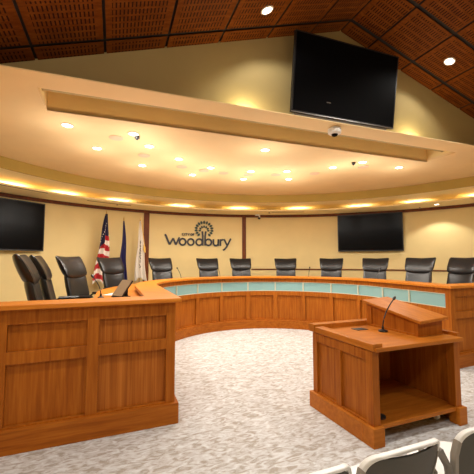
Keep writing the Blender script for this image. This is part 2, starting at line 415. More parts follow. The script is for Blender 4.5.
# horseshoe: stiles, rails, glass band
S = cum(UP); LU = S[-1]; s_arc = S[6]
pitch = 0.62; s_m = s_arc + math.radians(46.9)*DR
ms = []; s = s_m
while s > 0.25: ms.insert(0, s); s -= pitch
s = s_m + pitch
while s < LU - 0.2: ms.append(s); s += pitch
fr = MB()
for z0, z1 in ((0.18, 0.205), (0.73, 0.825), (1.03, ZB - 0.042)): strip(fr, sub(UP, 0.002, LU - 0.002), 0.002, 0.0445, z0, z1)
for s in ms: strip(fr, sub(UP, s - 0.045, s + 0.045), 0.0, 0.045, 0.19, 0.76)
strip(fr, sub(UP, 0, 0.09), 0, 0.045, 0.19, ZB - 0.04); strip(fr, sub(UP, LU - 0.09, LU), 0, 0.045, 0.19, ZB - 0.04)
fr.build('panel_frame', M['wood'], desk)
ed = [0.09] + ms + [LU - 0.09]
for a, b in zip(ed[:-1], ed[1:]):
    p = MB(); strip(p, sub(UP, a + (0.045 if a > 0.1 else 0), b - (0.045 if b < LU - 0.1 else 0)), 0.034, 0.0443, 0.205, 0.73); p.build('inset_panel', M['wood'], desk)
    p = MB(); strip(p, sub(UP, a + 0.012, b - 0.012), 0.020, 0.036, 0.835, 1.02); g = p.build('glass_panel', M['glass'], desk); g['label'] = 'frosted teal glass panel'
mu = MB(); strip(mu, sub(UP, 0.09, LU - 0.09), 0.004, 0.044, 0.825, 0.835); strip(mu, sub(UP, 0.09, LU - 0.09), 0.004, 0.044, 1.02, 1.03)
for s in ms: strip(mu, sub(UP, s - 0.012, s + 0.012), 0.002, 0.044, 0.825, 1.03)
o = mu.build('glass_frame', M['mullion'], desk); o['label'] = 'pale metal frame of the glass band'

# raised floor behind the desk
O = offs(FULL, 0.082); pl = [(p.x, p.y) for p in O]
wl = [circ(WC, WR + 0.01, k) for k in [2 + 2*i for i in range(0, 90)] if circ(WC, WR, k)[1] > 3.3]
poly = pl + [(circ(WC, WR, 3)[0], 3.5)] + wl
mb = MB(); n = len(O)
# quads between desk line and wall line (same count by sampling)
def samp(pts, n):
    P2 = [Vector(p) for p in pts]; S2 = cum(P2); out = []
    for k in range(n):
        s = S2[-1]*k/(n-1)
        for i in range(len(S2) - 1):
            if s <= S2[i+1] + 1e-9: out.append(P2[i].lerp(P2[i+1], (s - S2[i])/(S2[i+1] - S2[i]))); break
    return out
A = offs(FULL, 0.082); B = samp(list(reversed(wl)), len(A))
mb.loft([[(a.x, a.y, 0), (a.x, a.y, 0.35), (b.x, b.y, 0.35), (b.x, b.y, 0)] for a, b in zip(A, B)])
struct(mb.build('floor', M['carpet']))

# ---------------------------------------------------------------- lectern
lec = empty('lectern', 'low oak lectern on casters with sloping book rest and open front', 'lectern', (2.6, 2.6, 0))
LO = Vector((-2.6, -2.6, 0))
LT = lambda p: Vector(p) + LO
X0, X1, Y0, Y1 = 2.09, 3.15, 2.19, 3.02; ZT = 0.79
mb = MB()
mb.box(X0, X0+0.075, Y0, Y0+0.075, 0.12, ZT-0.034, T=LT)
mb.build('corner_post', M['wood'], lec, bevel=0.003)
mb = MB(); mb.box(X1-0.075, X1, Y0, Y0+0.075, 0.12, ZT-0.034, T=LT); mb.build('corner_post', M['wood'], lec, bevel=0.003)
mb = MB()
mb.box(X0, X0+0.03, Y1-0.07, Y1, 0.12, ZT-0.034, T=LT); mb.box(X0, X0+0.03, 2.585, 2.655, 0.16, ZT-0.12, T=LT)
mb.box(X0+0.002, X0+0.029, Y0+0.075, Y1-0.07, ZT-0.12, ZT-0.034, T=LT); mb.box(X0+0.002, X0+0.029, Y0+0.075, Y1-0.07, 0.13, 0.17, T=LT)
mb.build('side_frame', M['wood'], lec, bevel=0.003)
mb = MB(); mb.box(X0+0.022, X0+0.034, Y0+0.07, Y1, 0.05, ZT-0.03, T=LT); mb.build('side_panel', M['wood'], lec)
mb = MB(); mb.box(X1-0.03, X1-0.002, Y0+0.07, Y1, 0.05, ZT-0.03, T=LT); mb.build('side_panel', M['wood'], lec)
mb = MB(); mb.box(X0+0.02, X1-0.02, Y1-0.03, Y1, 0.05, ZT-0.03, T=LT); mb.build('back_panel', M['wood'], lec)
mb = MB()
mb.box(X0-0.03, X0+0.012, Y0+0.09, Y1+0.03, 0, 0.155, T=LT); mb.box(X0-0.03, X0+0.09, Y0-0.03, Y0+0.09, 0, 0.155, T=LT)
mb.box(X1-0.075, X1+0.03, Y0-0.03, Y0+0.075, 0, 0.155, T=LT); mb.box(X1-0.012, X1+0.03, Y0+0.075, Y1+0.03, 0, 0.155, T=LT); mb.box(X0+0.012, X1-0.012, Y1, Y1+0.03, 0, 0.155, T=LT)
mb.build('plinth', M['woodx'], lec, bevel=0.006)
mb = MB(); mb.box(X0+0.03, X1-0.03, Y0+0.0, Y1-0.03, 0.122, 0.157, T=LT); mb.build('shelf', M['woodx'], lec, bevel=0.003)
mb = MB(); mb.box(X0+0.005, X1+0.0, Y0-0.045, Y1+0.0, ZT-0.035, ZT, T=LT); mb.build('work_surface', M['woodx'], lec, bevel=0.005)
mb = MB()
mb.box(X0-0.012, X0+0.09, Y0-0.03, Y1-0.06, ZT-0.028, ZT+0.03, T=LT); mb.box(X0-0.012, X1+0.045, Y1-0.05, Y1+0.05, ZT-0.029, ZT+0.05, T=LT)
mb.box(X1+0.001, X1+0.045, Y0+0.02, Y1-0.06, ZT-0.03, ZT+0.03, T=LT)
mb.build('rim', M['woody'], lec, bevel=0.005)
# riser wedge with sloping rest
mb = MB(); a, b, c_, d_ = 2.79, 3.11, 2.32, 2.975
vsx = [(a, c_, ZT), (b, c_, ZT), (b, d_, ZT), (a, d_, ZT), (a, c_, .915), (b, c_, .915), (b, d_, 1.035), (a, d_, 1.035)]
mb.add([LT(p) for p in vsx], [(3,2,1,0),(4,5,6,7),(0,1,5,4),(1,2,6,5),(2,3,7,6),(3,0,4,7)])
for y0, y1, z0, z1 in ((2.321, 2.36, ZT, .912), (2.90, 2.972, ZT, 1.012), (2.36, 2.90, ZT, ZT+.02)): mb.box(a-0.012, a, y0, y1, z0, z1, T=LT)
mb.build('riser', M['wood'], lec)
mb = MB(); a, b, c_, d_ = 2.755, 3.135, 2.27, 3.01
vsx = [(a, c_, .912), (b, c_, .935), (b, d_, 1.055), (a, d_, 1.035), (a, c_, .942), (b, c_, .965), (b, d_, 1.085), (a, d_, 1.065)]
mb.add([LT(p) for p in vsx], [(3,2,1,0),(4,5,6,7),(0,1,5,4),(1,2,6,5),(2,3,7,6),(3,0,4,7)]); mb.build('book_rest', M['woody'], lec, bevel=0.005)
mb = MB(); mb.box(2.46, 2.60, 2.76, 2.86, ZT-0.001, ZT+0.004, T=LT); mb.build('cable_hatch', M['black'], lec)
mb = MB(); mb.lathe([(0.045, 0.157), (0.045, 0.175), (0.02, 0.18)], 2.27-2.6, 2.3-2.6); mb.build('grommet', M['black'], lec)
for cx_, cy_ in ((3.0, 2.34), (2.3, 2.42), (2.3, 2.86), (3.0, 2.86)):
    mb = MB(); cx2, cy2 = cx_-2.6, cy_-2.6
    mb.tube([(cx2-0.018, cy2, 0.035), (cx2-0.01, cy2, 0.035), (cx2+0.01, cy2, 0.035), (cx2+0.018, cy2, 0.035)], [0.028, 0.035, 0.035, 0.028], 16)
    ca = mb.build('caster', M['white'], lec, smooth='auto')
    mb = MB(); mb.box(cx2-0.028, cx2-0.020, cy2-0.02, cy2+0.02, 0.03, 0.10); mb.box(cx2+0.020, cx2+0.028, cy2-0.02, cy2+0.02, 0.03, 0.10); mb.box(cx2-0.03, cx2+0.03, cy2-0.03, cy2+0.03, 0.10, 0.122)
    mb.build('fork', M['steel'], ca)

# microphones
def gooseneck(loc, rz, h, reach, label, group=None, small=False, mtl='black'):
    t = empty('gooseneck_microphone', label, 'microphone', loc, rz, group)
    mb = MB(); k = 0.8 if small else 1.0
    mb.lathe([(0.045*k, 0), (0.045*k, 0.012), (0.028*k, 0.02), (0.012, 0.022), (0.012, 0.05)], n=20); mb.build('base', M['black'], t, smooth='auto')
    pts = [(reach*(q**1.9), 0, 0.04 + (h - 0.04)*q) for q in [i/12 for i in range(13)]]
    mb = MB(); mb.tube(pts, 0.006 if not small else 0.006, 8); mb.build('neck', M[mtl], t, smooth='auto')
    e = Vector(pts[-1]); dr = (e - Vector(pts[-2])).normalized()
    mb = MB(); mb.tube([e, e + dr*0.01, e + dr*0.035, e + dr*0.045], [0.008, 0.014, 0.014, 0.006], 10); mb.build('head', M['black'], t, smooth='auto')
    return t
gooseneck((2.665, 2.63, ZT), 0.0, 0.31, 0.15, 'black gooseneck microphone rising from the lectern top')

# ---------------------------------------------------------------- executive chairs
def ell(w, th, y, z, n=20, p=3.2, curve=0.0, crown=0.0):
    out = []
    for k in range(n):
        a = 2*PI*k/n; c, s = math.cos(a), math.sin(a)
        x = w/2*math.copysign(abs(c)**(2/p), c); yy = th/2*math.copysign(abs(s)**(2/p), s)
        out.append((x, y + yy + curve*(2*x/w)**2, z + crown*(2*x/w)**2))
    return out
def exec_chair():
    t = empty('leather_chair', 'x', 'chair')
    def prof(z): q = (z - 0.5)/0.68; return -0.20 - 0.15*q - 0.08*q*q*q
    mb = MB(); secs = []
    for z, w_, th in ((0.50, .38, .03), (0.51, .44, .07), (0.56, .49, .095), (0.66, .515, .10), (0.78, .515, .10), (0.86, .51, .095), (0.905, .495, .08), (0.93, .46, .05)):
        secs.append(ell(w_, th, prof(z), z, curve=0.035, crown=0.0 if z < .8 else 0.035))
    mb.loft(secs); mb.build('backrest', M['leather'], t, smooth='auto')
    mb = MB(); secs = []
    for z, w_, th, cr in ((0.885, .44, .04, .035), (0.90, .51, .08, .035), (0.94, .55, .12, .03), (1.02, .575, .135, .02), (1.10, .585, .125, .012), (1.16, .60, .10, .014), (1.195, .60, .07, .015), (1.21, .57, .03, .015)):
        secs.append(ell(w_, th, prof(z) + 0.015, z, curve=0.04, crown=cr))
    mb.loft(secs); mb.build('headrest', M['leather'], t, smooth='auto')
    mb = MB(); mb.loft([ell(.42, .40, .02, .40), ell(.50, .50, .02, .42), ell(.52, .52, .02, .46), ell(.50, .50, .02, .49), ell(.42, .42, .02, .50)]); mb.build('seat', M['leather'], t, smooth='auto')
    for s in (-1, 1):
        mb = MB(); mb.tube([(s*.24, .16, .42), (s*.30, .17, .50), (s*.31, .14, .625), (s*.31, -.14, .64), (s*.30, -.22, .585), (s*.23, -.2, .52)], 0.014, 8)
        ar = mb.build('armrest', M['black'], t, smooth='auto')
        mb = MB(); mb.loft([[(s*.31 + dx, y, z) for dx, z in ((-.03, .638), (.03, .638), (.035, .65), (.02, .665), (-.02, .665), (-.035, .65))] for y in (-.15, -.1, .1, .17)]); mb.build('arm_pad', M['leather'], ar)
    mb = MB(); mb.lathe([(.03, .10), (.03, .25), (.018, .26), (.018, .40), (.10, .405), (.10, .42)], n=16); mb.build('gas_column', M['black'], t, smooth='auto')
    for k in range(5):
        a = 2*PI*k/5 + .3; e = Vector((math.cos(a), math.sin(a), 0))
        mb = MB(); mb.tube([e*0.02 + Vector((0, 0, .12)), e*.15 + Vector((0, 0, .105)), e*.25 + Vector((0, 0, .075))], [.026, .022, .016], 8)
        lg = mb.build('base_arm', M['black'], t, smooth='auto')
        mb = MB(); n_ = Vector((-e.y, e.x, 0)); c0 = e*.25 + Vector((0, 0, .03)); mb.tube([c0 - n_*.025, c0 - n_*.02, c0 + n_*.02, c0 + n_*.025], [.024, .03, .03, .024], 12); mb.build('caster', M['black'], lg, smooth='auto')
    return t
ch0 = exec_chair()
G = 'black leather chairs around the council desk'
chairs = [  # x, y, facing point/heading in degrees (0 = +X), label
 (-0.40, 4.25, 2, 'black leather chair furthest left, below the left wall television'),
 (-0.36, 4.90, 0, 'black leather chair second from the left, turned side-on in front of the left wall'),
 (-0.10, 5.48, -28, 'black leather chair third from the left, between the left television and the flags'),
 (0.42, 6.72, -48, 'black leather chair directly in front of the three flags'),
 (1.44, 7.72, None, 'black leather chair below the left end of the wall lettering'),
 (2.62, 8.1, None, 'black leather chair below the right half of the wall lettering'),
 (3.48, 8.08, None, 'black leather chair at the upright strip under the wall camera'),
 (4.53, 7.66, None, 'black leather chair right of the wall camera, against bare wall'),
 (5.34, 6.90, None, 'black leather chair just left of the right wall television'),
 (5.78, 5.97, None, 'black leather chair directly below the right wall television'),
 (5.90, 4.98, None, 'black leather chair just right of the right wall television'),
 (6.14, 4.36, 178, 'black leather chair furthest right, cut by the edge of the view'),
]
first = True
for x, y, hd, lb in chairs:
    if hd is None:
        d = Vector((DC.x, DC.y - 1.0)) - Vector((x, y)); hd = math.degrees(math.atan2(d.y, d.x))
    rz = math.radians(hd - 90)
    if first: ch0.location = (x, y, 0.35); ch0.rotation_euler = (0, 0, rz); ch0['label'] = lb; ch0['group'] = G; first = False
    else: dup(ch0, (x, y, 0.35), rz, lb, G)

# desk microphones and things on the work surface
MG = 'desk microphones'
def onU(deg, d): a = math.radians(deg); return (DC.x - (DR + d)*math.cos(a), DC.y + (DR + d)*math.sin(a), 1.06)
for deg, lb in ((62, 'small desk microphone left of the chair below the lettering'),
                (86, 'small desk microphone between the lettering and the wall camera'),
                (99, 'small desk microphone just right of the upright strip'),
                (136, 'small desk microphone left of the right wall television'),
                (173, 'small desk microphone below the right wall television corner')):
    a = math.radians(deg); gooseneck(onU(deg, 0.42), math.atan2(math.sin(a), -math.cos(a)) + PI*0.0, 0.27, 0.12, lb, MG, True)
gooseneck((5.28, 4.15, 1.06), 0.3, 0.24, 0.08, 'small desk microphone near the right end of the desk', MG, True)
gooseneck((0.02, 4.35, 1.06), 2.6, 0.24, 0.10, 'desk microphone beside the tilted tablet on the left of the desk', MG, True)
tb = empty('tablet_stand', 'tan-backed tablet tilted on a black stand on the left of the desk', 'tablet', (0.20, 4.35, 1.06), math.radians(35))
mb = MB(); T = Matrix.Translation((0, 0, 0.015)) @ Matrix.Rotation(math.radians(-50), 4, 'Y')
mb.box(0, 0.24, -0.09, 0.09, 0.0, 0.008, T=T); mb.build('back_cover', M['tan'], tb)
mb = MB(); mb.box(0, 0.24, -0.095, 0.095, -0.016, -0.0005, T=T); mb.build('screen', M['black'], tb)
mb = MB(); mb.box(-0.02, 0.14, -0.08, 0.08, 0, 0.01); mb.box(0.11, 0.125, -0.05, 0.05, 0.01, 0.10); mb.build('stand', M['black'], tb)
for i, (x, y, r, lb) in enumerate(((0.36, 4.02, 0.3, 'white sheet of paper on the desk in front of the tablet'), (0.20, 4.75, -0.5, 'white sheet of paper on the desk behind the tablet'))):
    p = MB(); p.box(-0.105, 0.105, -0.15, 0.15, 0, 0.004); o = p.build('paper_sheet', M['paper']); o.location = (x, y, 1.0605); o.rotation_euler = (0, 0, r); tag(o, lb, 'paper', 'papers on the desk')

# ---------------------------------------------------------------- televisions
def tv(name, w_, h, label, mtx, group, logo=False, bar=False):
    t = empty(name, label, 'television', (0, 0, 0), 0, group); t.matrix_world = mtx    # local: x right, y into wall, z up, origin bottom centre of the screen
    mb = MB(); mb.box(-w_/2, w_/2, 0.0, 0.05, 0, h); mb.build('casing', M['black'], t, bevel=0.004)
    mb = MB(); mb.box(-w_/2 + 0.022, w_/2 - 0.022, -0.002, 0.001, 0.03, h - 0.022); mb.build('screen', M['matte'] if bar else M['screen'], t)
    mb = MB(); mb.box(-0.25, 0.25, 0.05, 0.085, h*0.3, h*0.7); mb.build('wall_bracket', M['black'], t)
    if bar:
        mb = MB(); mb.box(-w_/2 + 0.05, w_/2 - 0.12, 0.015, 0.10, -0.05, -0.003); mb.build('speaker_bar', M['grey'], t)
        mb = MB(); mb.box(-w_/2, w_/2, -0.006, 0.0, 0.0, 0.012); mb.build('bottom_strip', M['steel'], t)
    return t
def mtx_from(p, xdir, zdir):
    x = Vector(xdir).normalized(); z = Vector(zdir).normalized(); y = z.cross(x); 
    return Matrix(((x.x, y.x, z.x, p[0]), (x.y, y.y, z.y, p[1]), (x.z, y.z, z.z, p[2]), (0, 0, 0, 1)))
a, b = Vector((6.61, 8.17, 1.78)), Vector((7.80, 6.86, 1.78))
tv('wall_television', (b - a).length, 1.09, 'flat television on the curved wall right of the lettering', mtx_from((a + b)/2, b - a, (0, 0, 1)), 'wall televisions')
p1 = Vector((*circ(WC, 6.72, 121), 1.72)); p2 = Vector((*circ(WC, 6.72, 136.8), 1.72))
tv('wall_television', (p1 - p2).length, 1.09, 'flat television on the curved wall at the far left', mtx_from((p1 + p2)/2, p1 - p2, (0, 0, 1)), 'wall televisions')
bc, tcn = F((3.10, 3.885, 3.525)), F((3.06, 3.735, 4.54))
zd = (tcn - bc); zd = F((0, -0.15, 1.05))
big = tv('television', 1.78, 1.08, 'large black television tilted forward high on the gable wall', mtx_from(bc, E1, zd), None, bar=True)
mb = MB(); mb.box(-0.34, -0.27, -0.003, -0.001, 0.20, 0.212); mb.build('screen_mark', M['grey'], big)  # small grey mark low on the left of the screen
mb = MB(); mb.box(-0.4, -0.36, 0.05, 0.14, 0.2, 0.3); mb.box(0.36, 0.4, 0.05, 0.14, 0.2, 0.3); mb.box(-0.4, 0.4, 0.05, 0.10, 0.4, 0.7); mb.build('tilt_mount', M['black'], big)

# ---------------------------------------------------------------- wall lettering
SU = 0.00553
def sw(cxp, cyp, dep):                          # sheet units -> wall
    ang = 94.3 - (cxp/5.576 + 155 - 165)*0.2561
    return wallp(ang, 1.97 + (170 - cyp)*SU, dep)
def stroke(mb, pts, wd, closed=False):
    n = len(pts); secs = []
    for i, p in enumerate(pts):
        if closed: a, b = pts[(i-1) % n], pts[(i+1) % n]
        else: a, b = pts[max(0, i-1)], pts[min(n-1, i+1)]
        tx, ty = b[0]-a[0], b[1]-a[1]; l = math.hypot(tx, ty) or 1; nx, ny = -ty/l*wd/2, tx/l*wd/2
        secs.append([sw(p[0]+nx, p[1]+ny, 0.035), sw(p[0]-nx, p[1]-ny, 0.035), sw(p[0]-nx, p[1]-ny, 0.012), sw(p[0]+nx, p[1]+ny, 0.012)])
    if closed: secs.append(secs[0])
    mb.loft(secs, caps=not closed)
def arcp(cx, cy, r, a0, a1, n=18): return [(cx + r*math.cos(math.radians(a0 + (a1-a0)*k/n)), cy - r*math.sin(math.radians(a0 + (a1-a0)*k/n))) for k in range(n+1)]
sign = empty('wall_lettering', 'black raised lettering reading CITY OF Woodbury with round leaf tree emblem', 'sign', tuple(wallp(86, 1.97, 0.03)))
so = -sign.location
def letter(name, strokes, wd=9.4, m='sign'):
    mb = MB()
    for st in strokes:
        pts, cl = st if isinstance(st, tuple) else (st, False); stroke(mb, pts, wd, cl)
    o = mb.build(name, M[m], sign)
    for v in o.data.vertices: v.co += so
    return o
O_ = lambda x, r=17: (arcp(x, 152, r, 0, 340, 20), True)
letter('letter_w', [[(54, 114), (60, 124), (79, 168)], [(79, 168), (98, 134)], [(98, 134), (113, 168)], [(113, 168), (132, 128)]])
letter('letter_o', [O_(150)]); letter('letter_o', [O_(195)])
letter('letter_d', [O_(242), [(262, 170), (262, 118), (259, 92)]])
letter('letter_b', [O_(294), [(275, 170), (275, 118), (279, 92)]])
letter('letter_u', [[(322, 134), (322, 154)] + arcp(336, 156, 14, 180, 360, 10) + [(350, 134)], [(350, 134), (350, 171)]])
letter('letter_r', [[(362, 171), (362, 134)], arcp(375, 150, 13, 180, 70, 8)])
letter('letter_y', [[(383, 133), (400, 168)], [(421, 130), (398, 176), (384, 192), (376, 194)]])
small = {'c': [arcp(152, 111, 5.2, 60, 300, 8)], 'i': [[(161, 105), (161, 117)]], 't': [[(165, 106), (175, 106)], [(170, 105), (170, 117)]],
         'y': [[(178, 105), (182.5, 111), (187, 105)], [(182.5, 111), (182.5, 117)]], 'o': [(arcp(199, 111, 5.2, 0, 330, 10), True)],
         'f': [[(208, 105), (208, 117)], [(208, 106), (215, 106)], [(208, 111), (213, 111)]]}
for k, v in small.items(): letter('letter_' + k, v, 3.4)
def leaf(cx, cy, ang, l, wd):
    mb = MB(); ca, sa = math.cos(ang), math.sin(ang); pts = []
    for q, h in ((-1, 0), (-.5, .8), (0, 1), (.5, .75), (1, 0), (.5, -.75), (0, -1), (-.5, -.8)):
        X, Y = q*l/2, h*wd/2; pts.append((cx + X*ca - Y*sa, cy - X*sa - Y*ca))
    mb.loft([[sw(x, y, 0.032) for x, y in pts], [sw(x, y, 0.012) for x, y in pts]])
    o = mb.build('leaf', M['leaf'], sign)
    for v in o.data.vertices: v.co += so
for k in range(15):
    a = math.radians(-48 + 276*k/14); leaf(269 + 45*math.cos(a), 82 - 40*math.sin(a), a, 20, 13)
for k in range(7):
    a = math.radians(0 + 180*k/6); leaf(269 + 24*math.cos(a), 88 - 22*math.sin(a), a, 16, 11)

# ---------------------------------------------------------------- flags
def flag(name, deg, ztop, cloth_mats, paint_fn, wtop, wbot, ztc, zbc, label, lean=0.0, tas=False, text=False, seed=0):
    base = wallp(deg, 0.35, 0.36); t = empty(name, label, 'flag', tuple(base), math.radians(deg - 90), 'flags on poles')
    H = ztop - 0.35
    mb = MB(); mb.lathe([(.16, 0), (.16, .02), (.12, .05), (.04, .08), (.03, .14)], n=24); mb.build('stand', M['brass'], t, smooth='auto')
    mb = MB(); mb.tube([(0, 0, .05), (0, 0, H - .12)], .012, 10); mb.build('pole', M['polew'], t, smooth='auto')
    mb = MB(); mb.lathe([(.012, H-.13), (.022, H-.12), (.012, H-.10), (.018, H-.07), (.003, H)], n=10); mb.build('finial', M['brass'], t, smooth='auto')
    nz, nx = 60, 40; vs, fs, mi = [], [], []
    for j in range(nz + 1):
        q = j/nz; z = ztc - (ztc - zbc)*q - 0.35; wd = wtop + (wbot - wtop)*(q**0.8)
        for i in range(nx + 1):
            s_ = i/nx; x = (s_ - 0.5)*wd + lean*q + 0.012*math.sin(9*q + seed)
            y = -0.025 + 0.045*(0.3 + q)*math.sin(s_*PI*5.2 + 1.5*q + seed) - 0.03*math.sin(PI*s_)
            zz = z - 0.05*q*math.sin(s_*PI*2 + seed)
            vs.append((-x, y, zz))
    for j in range(nz):
        for i in range(nx):
            a = j*(nx+1) + i; fs.append((a, a+1, a+nx+2, a+nx+1)); mi.append(paint_fn(i/nx, j/nz))
    n0 = len(vs)
    mb = MB(); mb.v = vs; mb.f = fs; mb.mi = mi
    o = mb.build('cloth', cloth_mats, t, smooth=True, flip=False)
    so_ = o.modifiers.new('solid', 'SOLIDIFY'); so_.thickness = 0.004
    if tas:
        mb = MB()
        for k, (xx, zt) in enumerate(((0.09, 1.98), (0.11, 1.93))):
            mb.tube([(xx*0.2, -.06, ztc - 0.37), (xx, -.08, zt - .35), (xx, -.08, zt - .38)], .004, 6); mb.lathe([(.03, zt - .55), (.02, zt - .42), (.012, zt - .38)], xx, -.08, 10)
        mb.build('tassel', M['gold'], t, smooth='auto')
    if text:
        mb = MB(); z = 1.93 - .35
        segs = [((-.02, .10), (-.02, .02)), ((-.035, .07), (-.005, .05)), ((-.03, 0), (-.01, -.04)), ((-.03, -.04), (-.01, -.04)), ((-.01, -.07), (-.03, -.12)), ((-.03, -.12), (-.0, -.15)), ((-.03, -.16), (-.03, -.22)), ((-.03, -.19), (0, -.19)), ((-.005, -.24), (-.035, -.27)), ((-.035, -.27), (-.0, -.33)), ((-.02, -.35), (-.02, -.42)), ((-.035, -.45), (-.005, -.52)), ((-.005, -.52), (-.035, -.52))]
        for (x0, z0), (x1, z1) in segs: mb.tube([(x0, -.115, z + z0*1.15), (x1, -.115, z + z1*1.15)], .0085, 6)
        mb.build('script_lettering', M['sign'], t)
    return t
def us(s_, q):
    if q < 0.30 + 0.22*s_*(1 if s_ > .5 else 0.1): 
        return 3 if (int(s_*13)*7 + int(q*60)*5) % 17 == 0 and q > .12 and s_ > .3 else 2
    return 0 if int((q*13.5 + 0.35*s_ - .15)) % 2 == 0 else 1
flag('national_flag', 109.2, 2.80, [M['red'], M['fwhite'], M['navy'], M['fwhite']], us, 0.05, 0.46, 2.70, 0.95, 'red, white and navy striped national flag, leftmost of three on poles', lean=0.10, seed=.4)
flag('state_flag', 105.2, 2.67, [M['blue'], M['fwhite']], lambda s_, q: 1 if (.35 < s_ < .5 and .40 < q < .46) else 0, 0.03, 0.22, 2.55, 0.95, 'narrow folded dark blue flag, middle one of three on poles', seed=2.0)
flag('city_flag', 101.3, 2.70, [M['fwhite'], M['gold']], lambda s_, q: 1 if s_ < .08 else 0, 0.03, 0.36, 2.58, 1.0, 'white flag with black script and gold fringe, rightmost of three on poles', lean=-0.03, tas=True, text=True, seed=1.1)

# ---------------------------------------------------------------- ceiling fittings
def downlight(loc, r, power, label, group, name='downlight', size=150, up=0, add_lamp=True):
    t = empty(name, label, 'ceiling light', loc, 0, group)
    mb = MB(); n = 28
    prof = [(r*1.0, -0.001), (r*1.28, -0.001), (r*1.30, -0.008), (r*1.0, -0.010)]
    mb.loft([[(q*math.cos(2*PI*k/n), q*math.sin(2*PI*k/n), z) for q, z in prof] for k in range(n+1)], caps=False); mb.build('trim_ring', M['ring'], t)
    mb = MB(); mb.lathe([(r, -0.006), (r, -0.001)], n=n); mb.build('lens', M['lens'], t)
    if add_lamp: 
        lp = lamp('lamp', 'SPOT', (0, 0, -0.02), power, t, spot_size=math.radians(size), spot_blend=0.4, shadow_soft_size=0.05)
        if up: lamp('lamp', 'POINT', (0, 0, -0.45), up, t, shadow_soft_size=0.06)  # added fill light hanging free below the fitting, no real source there
    return t
AL = [(-0.45, 4.86, 'largest round downlight at the far left of the low ceiling'), (-0.09, 5.69, 'round downlight second from the left in the low ceiling'), (0.39, 4.84, 'round downlight beside the small black camera dot at left'),
      (0.67, 5.28, 'round downlight just right of and behind the ceiling camera at left'), (0.69, 6.42, 'round downlight at the back left of the low ceiling'), (1.24, 5.76, 'round downlight above the left upright wall strip'),
      (1.74, 6.73, 'rearmost round downlight above the lettering'), (1.93, 6.08, 'round downlight above the tree emblem'), (2.43, 4.75, 'front middle round downlight left of the large television'),
      (2.76, 6.03, 'middle round downlight, front one of the centre left pair'), (2.87, 6.66, 'middle round downlight, rear one of the centre left pair'), (3.42, 5.74, 'round downlight, front one of the centre right pair'),
      (3.79, 6.29, 'round downlight, rear one of the centre right pair'), (4.1, 5.17, 'round downlight below the dome camera'), (4.38, 4.68, 'round downlight second from the right, beside a small black dot'), (5.28, 4.69, 'round downlight furthest right in the low ceiling')]
for x, y, lb in AL: downlight((x, y, Z3), 0.062, P_ALC, lb, 'downlights in the low ceiling', size=176, up=P_FILL)
for i, (x, y) in enumerate([(0.17, 5.1), (0.65, 5.79), (1.4, 6.23), (1.87, 6.33), (2.3, 6.36), (2.82, 6.29), (3.35, 6.07), (4.04, 5.68), (4.62, 4.92)]):
    lbs = ['leftmost flat round ceiling speaker, beside the ceiling camera', 'flat round ceiling speaker second from the left', 'flat round ceiling speaker above the left upright strip', 'flat round ceiling speaker above the lettering, left one',
           'flat round ceiling speaker above the lettering, right one', 'flat round ceiling speaker in the centre left light pair', 'flat round ceiling speaker in the centre right light pair', 'flat round ceiling speaker behind the dome camera', 'rightmost flat round ceiling speaker, by the right downlights']
    mb = MB(); mb.lathe([(0.085, -0.012), (0.10, -0.008), (0.10, 0)], n=28); mb.lathe([(0.07, -0.014), (0.07, -0.010)], n=24)
    o = mb.build('ceiling_speaker', M['grille'], smooth='auto'); o.location = (x, y, Z3); tag(o, lbs[i], 'speaker', 'round speakers in the low ceiling')
for x, y, lb in ((0.45, 4.93, 'tiny black camera hanging beside the left downlights'), (4.25, 4.77, 'tiny black camera beside the right downlights')):
    t = empty('ceiling_camera', lb, 'camera', (x, y, Z3), 0, 'small ceiling cameras')
    mb = MB(); mb.lathe([(0.02, -0.04), (0.035, -0.03), (0.035, -0.001)], n=16); mb.build('housing', M['black'], t, smooth='auto')
    mb = MB(); mb.lathe([(0.006, -0.055), (0.018, -0.05), (0.018, -0.04)], n=12); mb.build('lens', M['screen'], t, smooth='auto')
# dome camera on the ledge fascia
dm = empty('dome_camera', 'white dome camera with black eye on the ledge under the television', 'camera', tuple(F((2.76, 3.69, Z3 - 0.05))), ANG)
mb = MB(); mb.lathe([(0.05, 0.035), (0.06, 0.049)], n=20); mb.build('bracket', M['white'], dm, bevel=0.006)
mb = MB(); mb.lathe([(0.06, -0.045), (0.085, -0.03), (0.09, 0.0), (0.088, 0.03), (0.05, 0.04)], 0, 0, 28); mb.build('housing', M['white'], dm, smooth='auto')
mb = MB(); mb.lathe([(0.01, -0.075), (0.035, -0.065), (0.045, -0.045)], 0, 0, 20); mb.build('eye', M['screen'], dm, smooth='auto')
# bullet camera under the ring by the right upright
wc = empty('bullet_camera', 'small white wall camera with black lens above the right upright strip', 'camera', tuple(wallp(70.4, 2.94, 0.16)), math.radians(70.4 - 90))
mb = MB(); mb.box(-0.09, 0.05, -0.06, 0.10, -0.035, -0.001); mb.box(0.02, 0.06, -0.03, 0.03, -0.10, -0.03); mb.build('housing', M['white'], wc, bevel=0.008)
mb = MB(); mb.lathe([(0.015, -0.15), (0.04, -0.135), (0.045, -0.11), (0.03, -0.095)], 0.03, -0.0, 18); mb.build('lens', M['black'], wc, smooth='auto')
